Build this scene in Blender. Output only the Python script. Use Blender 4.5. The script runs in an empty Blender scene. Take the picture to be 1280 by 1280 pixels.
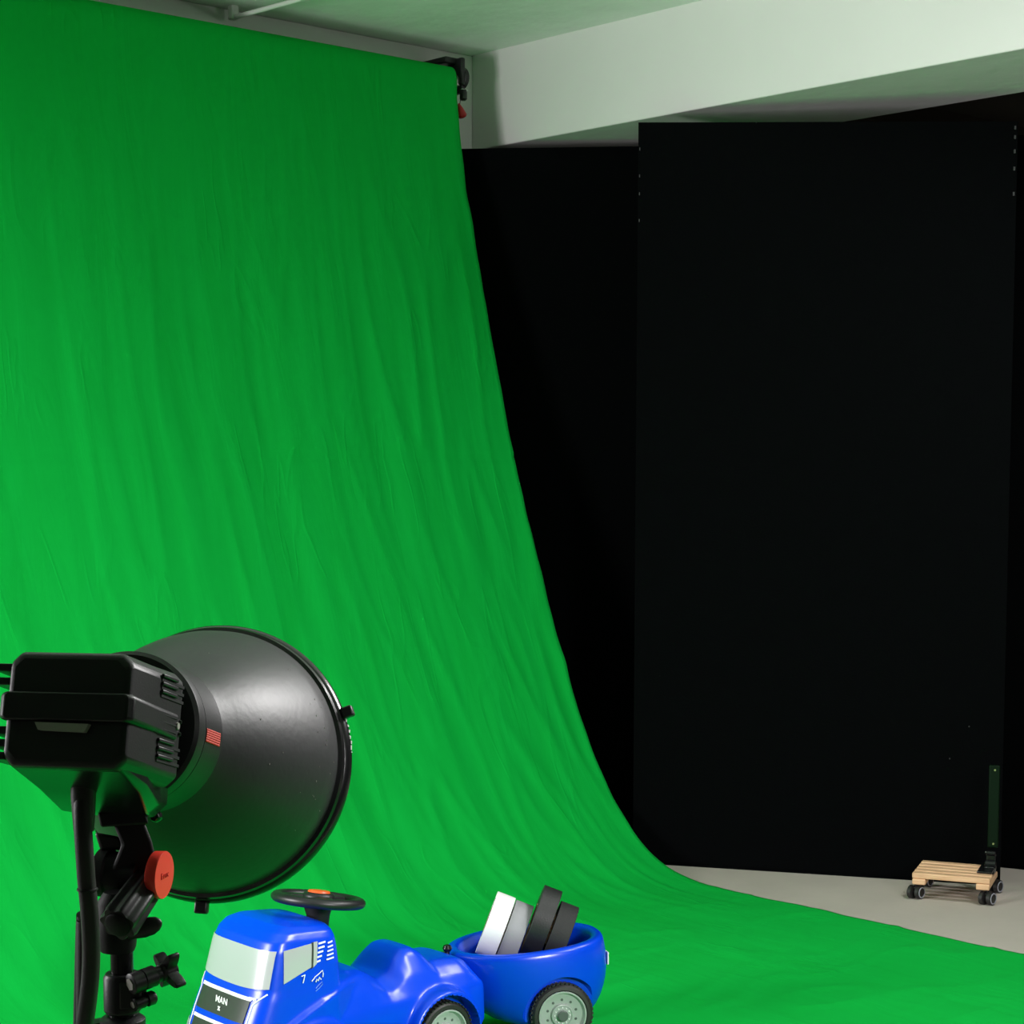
import bpy, bmesh, math, random
from mathutils import Vector, Matrix, noise
PI = math.pi
S = bpy.context.scene
COL = S.collection
random.seed(4)

# ------------------------------------------------------------------ camera
# world: X runs along the back wall, Y towards it, Z up; camera at 1.4 m
FL, PX, PY, HOR, H = 2349.0, 563.0, 766.6, 579.0, 1.4
PITCH = math.atan((PY - HOR) / FL)
RT = Vector((0.75036562, -0.66102302, 0)); FW = Vector((0.66102302, 0.75036562, 0)); UP = Vector((0, 0, 1))
EYE = Vector((0, 0, H))
cam = bpy.data.cameras.new('camera'); co = bpy.data.objects.new('camera', cam); COL.objects.link(co)
cam.sensor_width = 36; cam.lens = FL / 1280 * 36
cam.shift_x = (640 - PX) / 1280; cam.shift_y = (PY - 640) / 1280
cam.clip_start = 0.05; cam.clip_end = 60
vd = (FW * math.cos(PITCH) - UP * math.sin(PITCH)).normalized()
uv_ = RT.cross(vd).normalized()
co.matrix_world = Matrix((( RT.x, uv_.x, -vd.x, 0), (RT.y, uv_.y, -vd.y, 0), (RT.z, uv_.z, -vd.z, H), (0, 0, 0, 1)))
S.camera = co

# ------------------------------------------------------------------ exposure, world, studio lamps
vs = S.view_settings
vs.view_transform = 'Standard'; vs.look = 'None'; vs.gamma = 1; vs.use_curve_mapping = False
vs.exposure = 0.0
S.cycles.max_bounces = 8; S.cycles.diffuse_bounces = 5
w = bpy.data.worlds.new('studio'); S.world = w; w.use_nodes = True
w.node_tree.nodes['Background'].inputs[0].default_value = (0.5, 0.5, 0.55, 1)
w.node_tree.nodes['Background'].inputs[1].default_value = 0.02

def cs(r, f, z):                       # camera-side metres: right, forward, height
    return RT * r + FW * f + UP * z

def area(name, loc, target, sx, sy, power, col=(1, 1, 1), spread=180):
    l = bpy.data.lights.new(name, 'AREA'); l.shape = 'RECTANGLE'; l.size = sx; l.size_y = sy
    l.energy = power; l.color = col; l.spread = math.radians(spread)
    o = bpy.data.objects.new(name, l); COL.objects.link(o); o.location = loc
    o.rotation_euler = (Vector(target) - Vector(loc)).to_track_quat('-Z', 'Y').to_euler()
    return o
area('softbox_right', cs(2.06, 3.51, 2.5), cs(-0.35, 2.85, 1.6), 0.7, 0.7, 47, (1, 0.98, 0.97), 107)
area('softbox_left', cs(-3.1, 2.79, 1.46), cs(2.6, 4.7, 2.0), 1.25, 1.25, 80, (1, 0.98, 0.99), 96)
area('softbox_near', cs(2.4, 0.3, 1.9), cs(0.25, 4.0, -0.1), 0.7, 0.7, 22, (1, 0.98, 0.98), 58)
area('softbox_back', cs(2.37, 4.9, 2.67), cs(1.88, 5.29, 0.06), 0.6, 0.6, 74, (1, 0.98, 0.98), 172)

# ------------------------------------------------------------------ materials
def mat(name, col, rough=0.5, metal=0.0, spec=0.5, bump=0, bscale=50, var=0, vscale=3, coat=0, sheen=0):
    m = bpy.data.materials.new(name); m.use_nodes = True
    nt = m.node_tree; b = nt.nodes['Principled BSDF']
    b.inputs['Base Color'].default_value = (*col, 1)
    b.inputs['Roughness'].default_value = rough; b.inputs['Metallic'].default_value = metal
    b.inputs['Specular IOR Level'].default_value = spec
    if coat: b.inputs['Coat Weight'].default_value = coat; b.inputs['Coat Roughness'].default_value = 0.08
    if sheen: b.inputs['Sheen Weight'].default_value = sheen
    tc = nt.nodes.new('ShaderNodeTexCoord')
    if bump:
        n = nt.nodes.new('ShaderNodeTexNoise'); n.inputs['Scale'].default_value = bscale; n.inputs['Detail'].default_value = 4
        bp = nt.nodes.new('ShaderNodeBump'); bp.inputs['Strength'].default_value = bump; bp.inputs['Distance'].default_value = 0.01
        nt.links.new(tc.outputs['Object'], n.inputs['Vector']); nt.links.new(n.outputs[0], bp.inputs['Height']); nt.links.new(bp.outputs[0], b.inputs['Normal'])
    if var:
        n = nt.nodes.new('ShaderNodeTexNoise'); n.inputs['Scale'].default_value = vscale; n.inputs['Detail'].default_value = 6
        mx = nt.nodes.new('ShaderNodeMix'); mx.data_type = 'RGBA'
        mx.inputs['A'].default_value = (*[c * (1 - var) for c in col], 1); mx.inputs['B'].default_value = (*[min(1, c * (1 + var)) for c in col], 1)
        nt.links.new(tc.outputs['Object'], n.inputs['Vector']); nt.links.new(n.outputs[0], mx.inputs['Factor']); nt.links.new(mx.outputs['Result'], b.inputs['Base Color'])
    return m

M = dict(
    white_paint=mat('white_paint', (0.70, 0.69, 0.67), 0.8, bump=0.25, bscale=9, var=0.05, vscale=2.5),
    ceiling_paint=mat('ceiling_paint', (0.82, 0.86, 0.81), 0.7, bump=0.8, bscale=5, var=0.12, vscale=3),
    concrete=mat('concrete', (0.47, 0.425, 0.375), 0.75, bump=0.08, bscale=60, var=0.12, vscale=5),
    dark_wall=mat('dark_wall', (0.06, 0.050, 0.038), 0.9, bump=0.2, bscale=8),
    studio_wall=mat('studio_wall', (0.10, 0.10, 0.10), 0.9, bump=0.1, bscale=8),
    black_cloth=mat('black_cloth', (0.0007, 0.0010, 0.0013), 0.95, spec=0.06, bump=0.15, bscale=150, var=0.25, vscale=14),
    black_board=mat('black_board', (0.006, 0.006, 0.007), 0.7, spec=0.3, bump=0.1, bscale=200),
    black_plastic=mat('black_plastic', (0.009, 0.009, 0.010), 0.42, bump=0.04, bscale=500),
    black_matte=mat('black_matte', (0.006, 0.006, 0.007), 0.6, spec=0.3, bump=0.04, bscale=500),
    black_gloss=mat('black_gloss', (0.008, 0.008, 0.009), 0.22, bump=0.01, bscale=300),
    rubber=mat('rubber', (0.014, 0.013, 0.013), 0.5, bump=0.05, bscale=300),
    metal=mat('metal', (0.75, 0.73, 0.70), 0.3, 1.0, bump=0.02, bscale=200),
    brass=mat('brass', (0.75, 0.6, 0.35), 0.35, 1.0, bump=0.02, bscale=200),
    red_plastic=mat('red_plastic', (0.95, 0.06, 0.04), 0.3, bump=0.01, bscale=200),
    dark_red=mat('dark_red', (0.45, 0.01, 0.012), 0.4, bump=0.01, bscale=200),
    logo_red=mat('logo_red', (0.75, 0.06, 0.04), 0.5, bump=0.01, bscale=200),
    logo_dark_red=mat('logo_dark_red', (0.60, 0.02, 0.012), 0.5, bump=0.01, bscale=200),
    grey_label=mat('grey_label', (0.35, 0.33, 0.30), 0.5, bump=0.01, bscale=200),
    blue_plastic=mat('blue_plastic', (0.0, 0.050, 0.66), 0.27, spec=0.5, bump=0.015, bscale=40),
    silver=mat('silver', (0.58, 0.60, 0.62), 0.20, 0.35, bump=0.01, bscale=20),
    decal_white=mat('decal_white', (0.85, 0.85, 0.85), 0.4, bump=0.01, bscale=20),
    decal_dark=mat('decal_dark', (0.035, 0.04, 0.035), 0.35, bump=0.01, bscale=20),
    decal_blue=mat('decal_blue', (0.10, 0.25, 0.70), 0.4, bump=0.01, bscale=20),
    rim_plastic=mat('rim_plastic', (0.30, 0.35, 0.32), 0.4, bump=0.02, bscale=80),
    rim_dark=mat('rim_dark', (0.07, 0.09, 0.08), 0.5, bump=0.02, bscale=80),
    tape_white=mat('tape_white', (0.80, 0.79, 0.79), 0.5, bump=0.05, bscale=300),
    tape_grey=mat('tape_grey', (0.26, 0.26, 0.28), 0.45, bump=0.05, bscale=300),
    tape_black=mat('tape_black', (0.012, 0.012, 0.013), 0.5, bump=0.08, bscale=300),
    tape_black_matte=mat('tape_black_matte', (0.008, 0.008, 0.009), 0.7, bump=0.08, bscale=300),
    cardboard=mat('cardboard', (0.45, 0.33, 0.2), 0.8, bump=0.05, bscale=100),
    green_bar=mat('green_bar', (0.0006, 0.009, 0.002), 0.5, spec=0.12, bump=0.03, bscale=100),
    dull_staple=mat('dull_staple', (0.02, 0.02, 0.022), 0.6, bump=0.01, bscale=100),
    orange=mat('orange', (0.75, 0.09, 0.015), 0.4, bump=0.01, bscale=100),
    grey_ring=mat('grey_ring', (0.35, 0.36, 0.42), 0.5, bump=0.01, bscale=100),
)
def wood():
    m = bpy.data.materials.new('beech_wood'); m.use_nodes = True; nt = m.node_tree; b = nt.nodes['Principled BSDF']
    b.inputs['Roughness'].default_value = 0.55
    tc = nt.nodes.new('ShaderNodeTexCoord'); mp = nt.nodes.new('ShaderNodeMapping'); mp.inputs['Scale'].default_value = (6, 90, 90)
    n = nt.nodes.new('ShaderNodeTexNoise'); n.inputs['Scale'].default_value = 2; n.inputs['Detail'].default_value = 5
    r = nt.nodes.new('ShaderNodeValToRGB'); r.color_ramp.elements[0].color = (0.62, 0.36, 0.19, 1); r.color_ramp.elements[1].color = (0.86, 0.56, 0.34, 1)
    r.color_ramp.elements[0].position = 0.3; r.color_ramp.elements[1].position = 0.7
    nt.links.new(tc.outputs['Object'], mp.inputs[0]); nt.links.new(mp.outputs[0], n.inputs['Vector']); nt.links.new(n.outputs[0], r.inputs[0]); nt.links.new(r.outputs[0], b.inputs['Base Color'])
    return m
M['wood'] = wood()
def green_cloth():
    m = bpy.data.materials.new('chroma_green_cloth'); m.use_nodes = True; nt = m.node_tree; b = nt.nodes['Principled BSDF']
    b.inputs['Roughness'].default_value = 0.85; b.inputs['Specular IOR Level'].default_value = 0.09
    tc = nt.nodes.new('ShaderNodeTexCoord')
    n1 = nt.nodes.new('ShaderNodeTexNoise'); n1.inputs['Scale'].default_value = 700; n1.inputs['Detail'].default_value = 2
    n2 = nt.nodes.new('ShaderNodeTexNoise'); n2.inputs['Scale'].default_value = 2.2; n2.inputs['Detail'].default_value = 5; n2.inputs['Distortion'].default_value = 1.5
    mp = nt.nodes.new('ShaderNodeMapping'); mp.inputs['Scale'].default_value = (5.0, 1.0, 0.8)
    mx = nt.nodes.new('ShaderNodeMix'); mx.data_type = 'RGBA'
    mx.inputs['A'].default_value = (0.001, 0.37, 0.040, 1); mx.inputs['B'].default_value = (0.002, 0.42, 0.054, 1)
    b1 = nt.nodes.new('ShaderNodeBump'); b1.inputs['Strength'].default_value = 0.15; b1.inputs['Distance'].default_value = 0.002
    b2 = nt.nodes.new('ShaderNodeBump'); b2.inputs['Strength'].default_value = 0.12; b2.inputs['Distance'].default_value = 0.02
    L = nt.links.new
    L(tc.outputs['Object'], n1.inputs['Vector']); L(tc.outputs['Object'], mp.inputs[0]); L(mp.outputs[0], n2.inputs['Vector'])
    L(n2.outputs[0], mx.inputs['Factor']); L(mx.outputs['Result'], b.inputs['Base Color'])
    # crisp creases: thin ridges where a stretched noise crosses its middle value
    mp3 = nt.nodes.new('ShaderNodeMapping'); mp3.inputs['Scale'].default_value = (6.5, 1.6, 1.3); mp3.inputs['Rotation'].default_value = (0, 0.06, 0)
    n3 = nt.nodes.new('ShaderNodeTexNoise'); n3.inputs['Scale'].default_value = 1.0; n3.inputs['Detail'].default_value = 2; n3.inputs['Distortion'].default_value = 0.6
    n4 = nt.nodes.new('ShaderNodeTexNoise'); n4.inputs['Scale'].default_value = 2.6; n4.inputs['Detail'].default_value = 1
    def mth(op, a, v=None, clamp=False):
        k = nt.nodes.new('ShaderNodeMath'); k.operation = op; k.use_clamp = clamp; L(a, k.inputs[0])
        if v is not None:
            if isinstance(v, (int, float)): k.inputs[1].default_value = v
            else: L(v, k.inputs[1])
        return k.outputs[0]
    L(tc.outputs['Object'], mp3.inputs[0]); L(mp3.outputs[0], n3.inputs['Vector']); L(tc.outputs['Object'], n4.inputs['Vector'])
    rg = mth('ABSOLUTE', mth('SUBTRACT', n3.outputs[0], 0.5)); rg = mth('MULTIPLY', rg, -28.0); rg = mth('ADD', rg, 1.0, True)
    mk = mth('MULTIPLY', mth('SUBTRACT', n4.outputs[0], 0.50), 9.0, True); rg = mth('MULTIPLY', rg, mk)
    b3 = nt.nodes.new('ShaderNodeBump'); b3.inputs['Strength'].default_value = 0.15; b3.inputs['Distance'].default_value = 0.008
    L(rg, b3.inputs['Height']); L(b3.outputs[0], b2.inputs['Normal'])
    L(n1.outputs[0], b1.inputs['Height']); L(n2.outputs[0], b2.inputs['Height']); L(b2.outputs[0], b1.inputs['Normal']); L(b1.outputs[0], b.inputs['Normal'])
    return m
M['green_cloth'] = green_cloth()

# ------------------------------------------------------------------ mesh helpers
class MB:
    def __init__(s): s.v = []; s.f = []
    def add(s, vs_, fs):
        n = len(s.v); s.v += [Vector(p) for p in vs_]; s.f += [tuple(n + i for i in q) for q in fs]; return s
    def box(s, c, size, mx=None):
        hx, hy, hz = [a / 2 for a in size]; mx = mx or Matrix.Identity(3); c = Vector(c)
        P = [c + mx @ Vector((x, y, z)) for x in (-hx, hx) for y in (-hy, hy) for z in (-hz, hz)]
        return s.add(P, [(0, 1, 3, 2), (4, 6, 7, 5), (0, 4, 5, 1), (2, 3, 7, 6), (0, 2, 6, 4), (1, 5, 7, 3)])
    def loft(s, rings, cap0=True, cap1=True, closed=True):
        n = len(rings[0]); V = [p for r in rings for p in r]; Fc = []
        for i in range(len(rings) - 1):
            for j in range(n if closed else n - 1):
                k = (j + 1) % n; Fc.append((i * n + j, i * n + k, (i + 1) * n + k, (i + 1) * n + j))
        if cap0: Fc.append(tuple(reversed(range(n))))
        if cap1: Fc.append(tuple((len(rings) - 1) * n + j for j in range(n)))
        return s.add(V, Fc)
    def lathe(s, o, ax, prof, n=48, cap0=True, cap1=True):   # prof: (distance along axis, radius)
        o = Vector(o); ax = Vector(ax).normalized(); e1 = ax.orthogonal().normalized(); e2 = ax.cross(e1)
        R_ = [[o + ax * t + (e1 * math.cos(2 * PI * j / n) + e2 * math.sin(2 * PI * j / n)) * max(r, 1e-5) for j in range(n)] for t, r in prof]
        return s.loft(R_, cap0, cap1)
    def cyl(s, a, b, r, r2=None, n=24):
        a = Vector(a); b = Vector(b); return s.lathe(a, b - a, [(0, r), ((b - a).length, r if r2 is None else r2)], n)
    def tube(s, pts, r, n=14):
        pts = [Vector(p) for p in pts]; Rg = []; prev = None
        for i, p in enumerate(pts):
            d = (pts[min(i + 1, len(pts) - 1)] - pts[max(i - 1, 0)]).normalized()
            e1 = d.orthogonal().normalized() if prev is None else (prev - d * prev.dot(d)).normalized()
            prev = e1; e2 = d.cross(e1); rr = r[i] if isinstance(r, (list, tuple)) else r
            Rg.append([p + (e1 * math.cos(2 * PI * j / n) + e2 * math.sin(2 * PI * j / n)) * rr for j in range(n)])
        return s.loft(Rg)
    def mesh(s, name, sharp=35):
        me = bpy.data.meshes.new(name); me.from_pydata([tuple(p) for p in s.v], [], s.f); me.update()
        bm = bmesh.new(); bm.from_mesh(me); bmesh.ops.recalc_face_normals(bm, faces=bm.faces); bm.to_mesh(me); bm.free()
        me.polygons.foreach_set('use_smooth', [True] * len(me.polygons)); me.set_sharp_from_angle(angle=math.radians(sharp))
        return me
    def build(s, name, m, parent=None, bevel=0, sharp=35, seg=2):
        me = s.mesh(name, sharp); me.materials.append(m)
        o = bpy.data.objects.new(name, me); COL.objects.link(o)
        if parent: o.parent = parent
        if bevel:
            b = o.modifiers.new('bevel', 'BEVEL'); b.width = bevel; b.segments = seg; b.limit_method = 'ANGLE'; b.angle_limit = math.radians(35)
            b.harden_normals = False
        return o

def tag(o, label=None, cat=None, group=None, kind=None):
    if label: o['label'] = label
    if cat: o['category'] = cat
    if group: o['group'] = group
    if kind: o['kind'] = kind
    return o
def empty(name, loc, label, cat, mx=None):
    o = bpy.data.objects.new(name, None); COL.objects.link(o); o.empty_display_size = 0.05
    if mx is None: o.location = loc
    else: o.matrix_world = Matrix.Translation(loc) @ mx.to_4x4()
    return tag(o, label, cat)
def struct(mb, name, m, **k):
    return tag(mb.build(name, m, **k), kind='structure')
def frame(x, y, z):                    # 3x3 whose columns are the given axes
    return Matrix((x, y, z)).transposed()
def at(x, y, d):                       # a point seen at (x, y) of the 1280 frame, d metres ahead of the camera
    a = x - PX; b = PY - y
    r = RT * a + FW * (FL * math.cos(PITCH) + b * math.sin(PITCH)) + UP * (-FL * math.sin(PITCH) + b * math.cos(PITCH))
    return EYE + r * (d / r.dot(FW))
def text_mesh(txt, size, extrude=0.0004, bold=0.0):
    c = bpy.data.curves.new('t', 'FONT'); c.body = txt; c.size = size; c.extrude = extrude; c.align_x = 'CENTER'; c.align_y = 'CENTER'; c.offset = bold
    o = bpy.data.objects.new('t', c); COL.objects.link(o); bpy.context.view_layer.update()
    me = bpy.data.meshes.new_from_object(o.evaluated_get(bpy.context.evaluated_depsgraph_get()))
    bpy.data.objects.remove(o); return me
def baked(o):                          # apply the modifiers of o
    bpy.context.view_layer.update()
    me = bpy.data.meshes.new_from_object(o.evaluated_get(bpy.context.evaluated_depsgraph_get()))
    o.modifiers.clear(); o.data = me; return o

# ------------------------------------------------------------------ room
HC, HB = 2.967, 2.606                  # ceiling height, underside of the ceiling beam
BX0, BX1, WY = 4.956, 5.528, 5.5
struct(MB().box((2.75, 1.5, -0.05), (11.5, 9, 0.1)), 'floor', M['concrete'])
struct(MB().box(((-3 + BX0) / 2, 1.5, HC + 0.05), (BX0 + 3, 9, 0.1)), 'ceiling', M['ceiling_paint'])
struct(MB().box(((BX0 + BX1) / 2, 1.25, (HC + 0.1 + HB) / 2), (BX1 - BX0, 8.5, HC + 0.1 - HB)), 'trim_1', M['white_paint'], bevel=0.004)
struct(MB().box(((BX1 + 8.5) / 2, 1.25, HC + 0.05), (8.5 - BX1, 8.5, 0.1)), 'ceiling', M['dark_wall'])
for k in range(5):                     # dark joists of the neighbouring bay
    struct(MB().box(((BX1 + 8.5) / 2, 5.0 - k * 0.9, HC - 0.05), (8.5 - BX1, 0.12, 0.1)), 'trim_%d' % (k + 2), M['dark_wall'])
struct(MB().box((2.75, WY + 0.05, 1.48), (11.5, 0.1, 2.97)), 'wall_back', M['white_paint'])
struct(MB().box((8.45, 1.5, 1.48), (0.1, 8, 2.97)), 'wall_right', M['dark_wall'])
struct(MB().box((-2.95, 1.5, 1.48), (0.1, 8, 2.97)), 'wall_left', M['studio_wall'])
struct(MB().box((2.75, -2.95, 1.48), (11.5, 0.1, 2.97)), 'wall_front', M['studio_wall'])

# ------------------------------------------------------------------ green backdrop
CX0, CX1 = 0.60, 4.70
prof = [(5.405, 2.79), (5.40, 2.835), (5.375, 2.862), (5.345, 2.868), (5.32, 2.855), (5.308, 2.82), (5.30, 2.72), (5.262, 2.5), (5.215, 2.3), (5.168, 2.1), (5.105, 1.85), (5.04, 1.6), (4.97, 1.36), (4.90, 1.15), (4.82, 0.93),
        (4.735, 0.72), (4.64, 0.51), (4.54, 0.33), (4.44, 0.20), (4.34, 0.105), (4.22, 0.040), (4.08, 0.010), (3.9, 0.003), (3.6, 0.002), (3.2, 0.002), (2.7, 0.002), (2.2, 0.002), (1.7, 0.002), (1.2, 0.002), (0.6, 0.002)]
def resample(P, step):
    def cr(p0, p1, p2, p3, t): return [0.5 * ((2 * b) + (-a + c) * t + (2 * a - 5 * b + 4 * c - d) * t * t + (-a + 3 * b - 3 * c + d) * t ** 3) for a, b, c, d in zip(p0, p1, p2, p3)]
    out = []
    for i in range(len(P) - 1):
        p0, p1, p2, p3 = P[max(i - 1, 0)], P[i], P[i + 1], P[min(i + 2, len(P) - 1)]
        n = max(2, int(math.dist(p1, p2) / step))
        out += [tuple(cr(p0, p1, p2, p3, k / n)) for k in range(n)]
    return out + [P[-1]]
def backdrop():
    P = resample(prof, 0.016); nx = 320; mb = MB(); V = []; acc = 0; arc = [0]
    for i in range(1, len(P)): acc += math.dist(P[i], P[i - 1]); arc.append(acc)
    def fold(x, s, seed, w, l, slant):
        return noise.noise(Vector(((x + slant * s) / w, s / l, seed)))
    for i, (y, z) in enumerate(P):
        j0, j1 = max(i - 1, 0), min(i + 1, len(P) - 1)
        ty, tz = P[j1][0] - P[j0][0], P[j1][1] - P[j0][1]; L = math.hypot(ty, tz)
        ny, nz = tz / L, -ty / L                         # towards the studio
        s = arc[i]
        hang = min(1, max(0, (s - 0.25) / 0.9)); onfl = min(1, max(0, (s - 2.9) / 0.5)) # weights along the drop
        fl2 = min(1, max(0, (s - 3.3) / 0.5))
        for j in range(nx + 1):
            x = CX0 + (CX1 - CX0) * j / nx
            e = max(0, 1 - (CX1 - x) / 0.9)               # deeper folds near the free edge
            sl = 0.02 - 0.03 * min(1, max(0, (s - 1.4) / 1.6))
            d = 0.008 * fold(x, s, 1.3, 0.17, 2.2, sl) + 0.0045 * fold(x, s, 7.7, 0.07, 0.9, sl * 1.5)
            rdg = 1 - abs(fold(x, s, 3.1, 0.11, 0.8, sl * 1.5)) * 5
            d += 0.0035 * max(0, rdg)
            d *= hang * (0.75 + 0.7 * e) * (1 - fl2)
            # the sweep: sharper diagonal creases
            mid = max(0, 1 - abs(s - 2.75) / 0.9)
            rd2 = 1 - abs(fold(x, s, 11.9, 0.16, 0.75, -0.12)) * 4.5
            d += mid * 0.006 * max(0, rd2) + mid * 0.010 * fold(x, s, 5.2, 0.13, 0.9, -0.08)
            # seam: a slight horizontal dip where the widths are sewn
            ss = s - 1.62; d -= 0.004 * math.exp(-(ss / 0.012) ** 2)
            if fl2 > 0:
                g = noise.noise(Vector((x / 0.35 + y / 0.9, y / 0.16 - x / 0.7, 2.2)))
                d += fl2 * (0.004 * max(0, 1 - abs(g) * 5) + 0.003 + 0.004 * noise.noise(Vector((x / 0.2, y / 0.2, 9))))
            xx = x
            if j > nx - 3: xx += 0.004 * noise.noise(Vector((s * 9, 0, 4))) + 0.008 * noise.noise(Vector((s * 2.2, 1, 4)))
            zz = z + nz * d
            V.append((xx, y + ny * d, max(0.0015, zz)))
    n = nx + 1
    Fc = [(i * n + j, i * n + j + 1, (i + 1) * n + j + 1, (i + 1) * n + j) for i in range(len(P) - 1) for j in range(nx)]
    mb.add(V, Fc)
    o = mb.build('backdrop_cloth', M['green_cloth'], sharp=180)
    sm = o.modifiers.new('t', 'SOLIDIFY'); sm.thickness = 0.001; sm.offset = 0
    return tag(o, 'long chroma green fabric backdrop hanging from the ceiling roller and sweeping over the floor', 'backdrop')
backdrop()

rl = empty('backdrop_roller', (CX1 + 0.03, 5.36, 2.845), 'black roller bracket with red chain weight at the right end of the green backdrop', 'backdrop roller')
L0 = Vector((CX1 + 0.03, 5.36, 2.845))
MB().cyl((CX0 - L0.x, 0, -0.025), (0.02, 0, -0.025), 0.028, n=32).build('tube', M['metal'], rl)
b = MB(); b.box((0.02, 0.0, 0.01), (0.02, 0.085, 0.10)); b.box((-0.005, 0.06, 0.050), (0.07, 0.14, 0.025)); b.box((0.03, -0.005, -0.04), (0.02, 0.05, 0.06))
b.build('bracket', M['black_plastic'], rl, bevel=0.006)
g = MB(); g.lathe((0.025, -0.005, -0.01), (1, 0, 0), [(0, 0.036), (0.004, 0.042), (0.02, 0.042), (0.024, 0.036)], 28); g.build('chain_wheel', M['black_plastic'], rl)
MB().lathe((0.045, 0.0, 0.0), (1, 0, 0), [(0, 0.012), (0.012, 0.012), (0.014, 0.009)], 18).build('bolt', M['brass'], rl)
MB().box((0.035, -0.03, -0.056), (0.03, 0.008, 0.005)).build('pin', M['decal_white'], rl)
MB().lathe((0.03, -0.03, -0.056), (0, 0, -1), [(0, 0.011), (0.01, 0.014), (0.034, 0.014), (0.040, 0.008)], 16).build('chain_guide', M['black_plastic'], rl)
MB().cyl((0.012, -0.035, -0.09), (0.006, -0.035, -0.12), 0.0015, n=8).build('cord', M['black_matte'], rl)
MB().lathe((0.002, -0.035, -0.110), Vector((0.35, 0, -1)), [(0, 0.003), (0.02, 0.012), (0.045, 0.02), (0.052, 0.016), (0.056, 0.006)], 18).build('chain_weight', M['dark_red'], rl)

# conduit and clamps under the ceiling
cd = empty('ceiling_conduit', (3.803, 5.46, HC - 0.04), 'thin white conduit running across the ceiling above the green backdrop', 'conduit')
pa, pb = Vector((0, 0, 0)), Vector((0.16, -2.9, 0))
MB().cyl(pa, pb, 0.008, n=12).build('pipe', M['white_paint'], cd)
for k, t in enumerate((0.005, 0.135, 0.45, 0.8)):
    p = pa.lerp(pb, t); c_ = MB(); c_.box(p + Vector((0, 0, 0.016)), (0.030, 0.026, 0.048)); c_.build('clip', M['white_paint'], cd, bevel=0.004)

# ------------------------------------------------------------------ black flats
def flat(name_label, a, b, za, zb, th=0.035, m='black_cloth', stap=False):
    a = Vector((*a, 0)); b = Vector((*b, 0)); d = (b - a).normalized(); L = (b - a).length
    nrm = Vector((-d.y, d.x, 0))
    if nrm.dot(a) > 0: nrm = -nrm
    mx = frame(d, -nrm, UP)
    o = empty('black_flat', (a + b) / 2, name_label, 'black flat', mx)
    o['group'] = 'black fabric flats beside the backdrop'
    g = 0.012
    nx_, nz_ = 24, 40
    V = []; h = L / 2
    mb = MB()
    fr = []
    for side in (0, 1):
        for i in range(nz_ + 1):
            for j in range(nx_ + 1):
                x = -h + L * j / nx_; top = za + (zb - za) * j / nx_; z = g + (top - g) * i / nz_
                w_ = 0.0025 * noise.noise(Vector((x * 4, z * 2, side))) if side == 0 else 0
                V.append((x, w_ if side == 0 else th, z))
    n = nx_ + 1; N = n * (nz_ + 1)
    Fc = []
    for i in range(nz_):
        for j in range(nx_):
            q = (i * n + j, i * n + j + 1, (i + 1) * n + j + 1, (i + 1) * n + j); Fc.append(q); Fc.append(tuple(N + k for k in reversed(q)))
    for i in range(nz_):
        for j in (0, nx_): Fc.append((i * n + j, (i + 1) * n + j, N + (i + 1) * n + j, N + i * n + j))
    for j in range(nx_):
        for i in (0, nz_): Fc.append((i * n + j, i * n + j + 1, N + i * n + j + 1, N + i * n + j))
    mb.add(V, Fc); mb.build('fabric_panel', M[m], o)
    bt = MB(); bt.box((0, th / 2, 0.006), (L - 0.02, th * 0.8, 0.012)); bt.build('bottom_rail', M['black_cloth'], o)
    if stap:
        random.seed(8)
        for k in range(5):
            z = zb - 0.02 - (0.0, 0.03, 0.075, 0.13, 0.21)[k]
            MB().box((h - 0.008, -0.003, z), (0.006, 0.002, 0.012)).build('staple', M['dull_staple'], o)
        for k in range(4):
            z = za - (0.09, 0.18, 0.24, 0.33)[k]
            MB().box((-h + 0.006, -0.003, z), (0.003, 0.002, 0.010)).build('staple', M['dull_staple'], o)
        for (fx, z) in ((-h + 0.40, za - 0.02), (h - 0.17, 0.42), (h - 0.11, 0.53)):
            MB().box((fx, -0.003, z), (0.004, 0.002, 0.004)).build('staple', M['dull_staple'], o)
    return o
flat('large black fabric flat standing behind the small wooden trolley', (4.782, 4.46), (5.435, 3.408), 2.556, 2.496, stap=True)
flat('black flat partly hidden between the green backdrop and the large front flat', (4.765, 5.345), (5.41, 4.67), 2.575, 2.575)
flat('black flat cut by the right edge of the picture behind the large front flat', (5.52, 4.02), (5.93, 2.90), 2.50, 2.50)

# ------------------------------------------------------------------ small wooden trolley
ex = Vector((0.435, -0.90, 0)).normalized(); ey = Vector((0.90, 0.435, 0)).normalized()
TW, TD = 0.243, 0.225
tro = empty('trolley', Vector((5.052, 3.490, 0)) + ex * TW / 2 + ey * TD / 2, 'small slatted wooden trolley on black castors in front of the large black flat', 'trolley', frame(ex, ey, UP))
sw = TD / 5
for k in range(5):
    y = -TD / 2 + sw * (k + 0.5); L_ = TW if k < 2 else TW - 0.012
    MB().box((-TW / 2 + L_ / 2, y, 0.077), (L_, sw * 0.70, 0.018)).build('slat', M['wood'], tro, bevel=0.003)
for sx in (-1, 1):
    MB().box((sx * (TW / 2 - 0.022), 0, 0.058), (0.042, TD - 0.006, 0.0195)).build('crossbar', M['wood'], tro, bevel=0.004)
MB().box((TW / 2 - 0.027, 0.032, 0.089), (0.046, 0.135, 0.008)).build('hinge_plate', M['black_gloss'], tro, bevel=0.002)
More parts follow.
